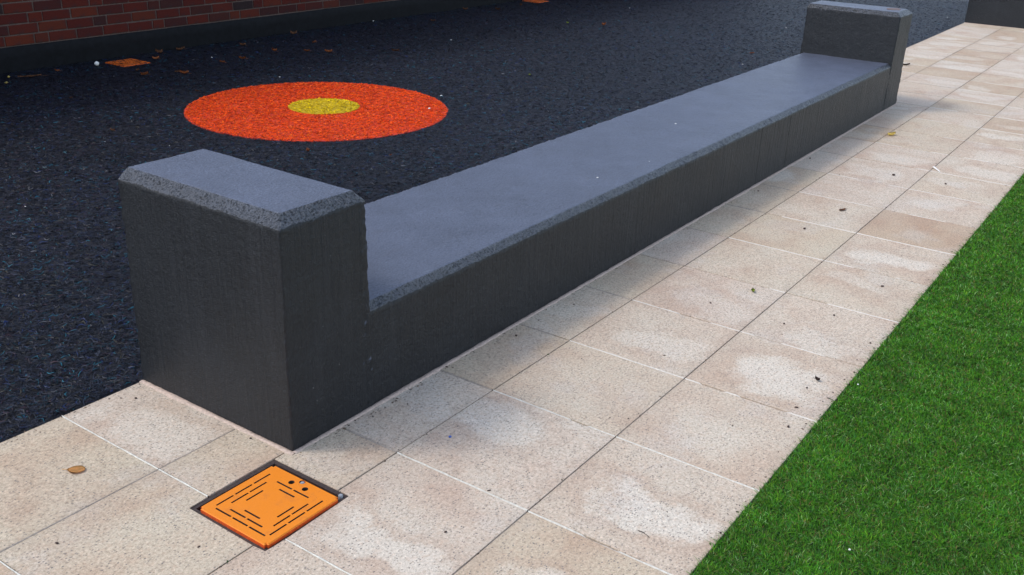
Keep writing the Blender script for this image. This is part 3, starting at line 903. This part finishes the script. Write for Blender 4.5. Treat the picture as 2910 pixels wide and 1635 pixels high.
def twig(px, py, L, mat, label, rz, bend=.2, r=.0016, z=0.0005, name='twig'):
    p = at(px, py, z); bm = bmesh.new(); prev = None
    for i in range(7):
        t_ = i/6; rr = r*(1-.5*t_); c = Vector((L*(t_-.5), bend*L*math.sin(t_*3), rr+.0004*i % .0011))
        row = [bm.verts.new(c+Vector((0, rr*math.cos(a), rr*math.sin(a)))) for a in (0, 1.26, 2.51, 3.77, 5.03)]
        if prev:
            for m in range(5): bm.faces.new((prev[m], prev[(m+1) % 5], row[(m+1) % 5], row[m]))
        else: first = row
        prev = row
    bm.faces.new(first); bm.faces.new(list(reversed(prev)))
    return tag(link(name, bm_mesh(bm, name, True), mat, None, (p[0], p[1], z), (0, 0, rz)), label, 'twig')

# on the paving
leaf(217, 1337, .047, .0215, 'leaf_tan', 'dry tan leaf lying alone on the slab left of the orange cover', -0.93+math.pi, .07)
leaf(2533, 385, .075, .024, 'leaf_yellow', 'pale yellow leaf on the paving beside the far end of the bench', -0.45, .3)
leaf(2140, 830, .032, .012, 'leaf_green', 'small yellow green leaf scrap in the middle of the paving', 0.6, .4, 1)
leaf(2322, 1082, .022, .010, 'leaf_dark', 'dark pointed leaf scrap on the paving near the edge of the grass', 1.1, .6)
leaf(2394, 598, .050, .013, 'leaf_brown', 'flattened dark leaf on a brown stained slab', -0.35, .12)
leaf(2574, 186, .085, .014, 'leaf_dark', 'narrow dark leaf on the paving right behind the far end block', -0.7, .25)
chip(1279, 1243, .0048, 'blue', 'tiny blue chip on the paving in the shadow of the end block', 'chip', 'blue_chip', .6)
p = at(2660, 485)
def stick(a, b, mat, label, bend, r, name='twig'):
    pa, pb = at(*a), at(*b)
    dv = pb-pa
    return twig((a[0]+b[0])/2, (a[1]+b[1])/2, float(np.hypot(dv[0], dv[1])), mat, label, math.atan2(dv[1], dv[0]), bend, r, name=name)
stick((2652, 478), (2670, 491), 'pale', 'short white stick lying across a dark paving joint', .03, .0062, 'white_stick')
stick((1814, 1509), (1845, 1530), 'twig', 'thin curved dark twig on the paving near the bottom edge', .10, .0012)
stick((2350, 1132), (2370, 1140), 'twig', 'short dark twig at the edge of the grass', .12, .0014)
CR_ = []
GR = 'dark crumbs on the paving'
for (x, y, s, st) in ((1467, 955, .0055, 1.6), (1270, 1044, .0042, 2.0), (1390, 1395, .0036, 2.4), (1266, 1513, .0044, 1.5), (2539, 499, .012, 1.1), (2302, 451, .008, 1), (2286, 651, .0085, 1.5),
                      (2507, 815, .0075, 1.6), (2370, 897, .0055, 1.8), (2473, 976, .0055, 1), (2427, 1059, .0045, 1.2), (2263, 1159, .0048, 2), (2240, 1214, .0055, 1.7), (2228, 921, .0055, 1), (2293, 1103, .004, 2.4),
                      (386, 1133, .0052, 1.2), (712, 1247, .0045, 1.3), (714, 1200, .004, 1), (1158, 1149, .0032, 1.5), (2019, 862, .005, 1.7), (1888, 1011, .0035, 2), (1785, 1190, .0034, 1), (1733, 1188, .003, 1.2),
                      (2687, 524, .008, 1.4), (2630, 1075, .004, 1.1), (1631, 866, .004, 1.3), (1531, 911, .004, 1.4), (1740, 740, .005, 1), (2155, 544, .006, 1.2), (162, 1545, .0046, 1.6), (565, 1555, .0032, 2.0)):
    if y == 1075: continue
    CR_.append((x, y, s, st))
ORD = ['nearest', 'second nearest', 'third nearest', 'fourth nearest', 'fifth nearest', 'sixth nearest', 'seventh nearest', 'eighth nearest', 'ninth nearest', 'tenth nearest', 'eleventh nearest', 'twelfth nearest']
def row_of(x, y):
    p = at(x, y)
    if p[0] < -0.01 and p[1] > -.22: return 'on the slabs left of the end block'
    return 'on the slabs at the bench foot' if p[1] > YS[2] else 'on the middle row of slabs' if p[1] > YS[3] else 'on the slabs beside the grass'
rows_ = {}
for c_ in CR_: rows_.setdefault(row_of(c_[0], c_[1]), []).append(c_)
for rn, cs in rows_.items():
    for k_, (x, y, s, st) in enumerate(sorted(cs, key=lambda c_: -c_[1])):
        chip(x, y, s*.65, 'leaf_dark', 'dark seed crumb %s, %s' % (rn, ORD[k_]), 'crumb', 'seed_crumb', .7, random.uniform(0, 3), GR, 0, st)
# on the rubber
def ball(px, py, r):
    p = at(px, py, r)
    bm = bmesh.new(); bmesh.ops.create_icosphere(bm, subdivisions=3, radius=r)
    for v in bm.verts:
        v.co *= 1+.02*noise.noise(v.co*120)
    return tag(link('ball', bm_mesh(bm, 'ball', True), 'pale', None, (p[0], p[1], r), (0, 0, 0)), 'small white ball on the rubber against the black plinth', 'ball')
ball(275, 181, .017)
leaf(876, 431, .036, .014, 'leaf_orange', 'rust coloured leaf with a stalk on the rubber between circle and end block', 1.2, .6, 1, z=.005)
leaf(1110, 442, .022, .008, 'leaf_orange', 'small orange leaf scrap on the rubber just behind the bench seat', 0.3, .4, 1, z=.005)
leaf(1505, 214, .030, .013, 'leaf_green', 'yellow green leaf on the rubber midway between circle and bench', 0.8, .4, z=.005)
leaf(1613, 67, .042, .018, 'leaf_green', 'mid green leaf far back on the rubber near the top edge', 0.2, .5, z=.005)
leaf(1480, 17, .055, .026, 'leaf_brown', 'crumpled brown leaf just in front of the far orange cover', 0.5, .7, 2, z=.005)
leaf(85, 219, .16, .016, 'leaf_brown', 'long brown curled leaf at the foot of the plinth in the left corner', -0.35, .1, 2, z=.005)
leaf(25, 222, .030, .014, 'leaf_yellow', 'small yellow leaf by the plinth at the left edge', 1.0, .5, z=.005)
leaf(18, 238, .026, .012, 'leaf_yellow', 'small yellow leaf in front of another at the left edge', 0.3, .5, z=.005)
leaf(2136, 152, .050, .013, 'leaf_orange', 'small orange scrap on the rubber behind the far half of the bench', -0.55, .2, z=.005)
leaf(411, 214, .060, .020, 'leaf_orange', 'rust leaf right in front of the orange cover by the wall', -0.2, .5, 2, z=.005)
leaf(391, 201, .048, .022, 'leaf_brown', 'brown leaf touching the front corner of the orange cover by the wall', 0.5, .4, 1, z=.005)
LV_ = []
for (x, y, L) in ((504, 206, .05), (524, 210, .06), (453, 152, .06), (513, 143, .085), (443, 169, .05), (689, 168, .055), (632, 178, .045), (163, 203, .035), (201, 280, .03), (320, 372, .032),
                  (893, 122, .06), (934, 149, .06), (1124, 146, .065), (872, 146, .05), (1322, 28, .055), (1414, 28, .055), (1716, 73, .06), (690, 130, .05), (835, 98, .06), (780, 146, .05), (560, 260, .03), (1230, 60, .05)):
    LV_.append((x, y, L))
ORDL = ['leftmost', 'second from the left', 'third from the left', 'fourth from the left', 'fifth from the left', 'sixth from the left', 'seventh from the left', 'eighth from the left', 'ninth from the left']
def zone_of(x, y):
    return 'between the circle and the left edge' if x < 600 and y > 215 else 'around the near orange cover' if x < 560 else 'on the rubber behind the orange circle' if x < 1000 else 'toward the far end of the wall'
zs_ = {}
for c_ in LV_: zs_.setdefault(zone_of(c_[0], c_[1]), []).append(c_)
for zn, cs in zs_.items():
    for k_, (x, y, L) in enumerate(sorted(cs)):
        leaf(x, y, L*1.05, L*.27, random.choice(['leaf_brown', 'leaf_orange', 'leaf_brown']), 'curled brown leaf %s, %s' % (zn, ORDL[k_]), random.uniform(-1.4, .4), random.uniform(.3, .7), random.choice([0, 1, 2]), 'brown leaves on the rubber toward the wall', .005)
GW = 'white chips on the rubber'
for (x, y, s, wh) in ((1254, 273, .013, 'at the right edge of the orange circle'), (602, 164, .010, 'right of the near orange cover'), (1282, 115, .014, 'well behind the right end of the circle'), (1061, 61, .016, 'close to the plinth behind the circle'),
                  (795, 220, .010, 'just behind the orange circle'), (2110, 184, .010, 'behind the seat toward the far end block'), (298, 404, .006, 'left of the near end block, farther up'), (482, 415, .006, 'just behind the top of the near end block'),
                  (72, 588, .006, 'at the left edge of the photo'), (1789, 24, .010, 'at the top edge above the bench'), (2234, 80, .010, 'just left of the far end block'), (2692, 50, .012, 'between the two benches')):
    chip(x, y, s*.45, 'pale', 'tiny white chip on the dark rubber ' + wh, 'chip', 'white_chip', .6, random.uniform(0, 3), GW, .004, 1.5)
chip(1220, 310, .008, 'pale', 'tiny white chip lying on the right part of the orange circle', 'chip', 'white_chip', .6, .3, None, .006, 1.3)
# white droppings on the seat
for (x, y, s, lab) in ((1698, 505, .008, 'white speck on the seat in the middle of the bench'), (1845, 459, .005, 'tiny white speck on the seat toward the far end'), (1920, 352, .010, 'white smear on the seat near its rear edge')):
    o = chip(x, y, s*.5, 'pale', lab, 'speck', 'white_speck', .15, .4, None, .334, 1.6)
# a white pebble and bits in the grass
chip(2414, 1564, .0030, 'pale', 'tiny white stone in the grass near the bottom edge', 'stone', 'white_stone', .8, 0, None, .012)
chip(2438, 1094, .0028, 'pale', 'tiny white stone at the edge of the grass', 'stone', 'white_stone', .8, 0, None, .012)

# grit and shreds gathered in the joints, along the bench foot and the turf edge
def litter():
    pts = []
    for k in range(150): pts.append((abs(rng.normal(0, 1.6)), -0.014-abs(rng.normal(0, .014))))
    for k in range(110): pts.append((rng.uniform(-.8, 6), YS[rng.integers(2, 4)]+rng.normal(0, .004)))
    for k in range(130): pts.append((rng.uniform(.1, 5), YS[4]+.004+abs(rng.normal(0, .018))))
    for k in range(60): pts.append((rng.uniform(-1.0, -.02), YS[0]-abs(rng.normal(0, .02))))
    for k in range(130): pts.append((rng.uniform(-1, 6), rng.uniform(YS[4]+.02, -.03)))
    P = np.array(pts); P = P[(P[:, 0] > -1.2) & ~((P[:, 0] > hx0-.01) & (P[:, 0] < hx1+.01) & (P[:, 1] > hy0-.01) & (P[:, 1] < hy1+.01)) & ~((P[:, 0] > -.02) & (P[:, 0] < BL) & (P[:, 1] > -.012))]
    N = len(P); th = rng.uniform(0, 6.28, N); L = rng.uniform(.0012, .0042, N); Wl = L*rng.uniform(.3, .8, N); H = Wl*.7
    d = np.stack([np.cos(th), np.sin(th), 0*th], 1); e = np.stack([-np.sin(th), np.cos(th), 0*th], 1)
    V = np.zeros((N, 8, 3))
    for k, (a, b, c) in enumerate(((-1, -1, 0), (1, -.8, 0), (1, .8, 0), (-1, 1, 0), (-.7, -.6, 1), (.7, -.5, 1), (.6, .6, 1), (-.7, .5, 1))):
        V[:, k] = np.column_stack([P, np.full(N, -.0006)]) + d*(L*a)[:, None] + e*(Wl*b)[:, None]; V[:, k, 2] += H*c
    pal = np.array([(.05, .035, .028), (.10, .07, .05), (.03, .03, .032), (.16, .11, .07), (.03, .06, .02)])
    me = quads_mesh('litter', V, 8, [(4, 5, 6, 7), (0, 1, 5, 4), (1, 2, 6, 5), (2, 3, 7, 6), (3, 0, 4, 7)], pal[rng.choice(5, N, p=[.35, .25, .2, .15, .05])])
    o = stuff(link('litter', me, 'crumb'))
    tag(o, 'fine dark grit scattered over the paving and along its edges', 'grit')
litter()
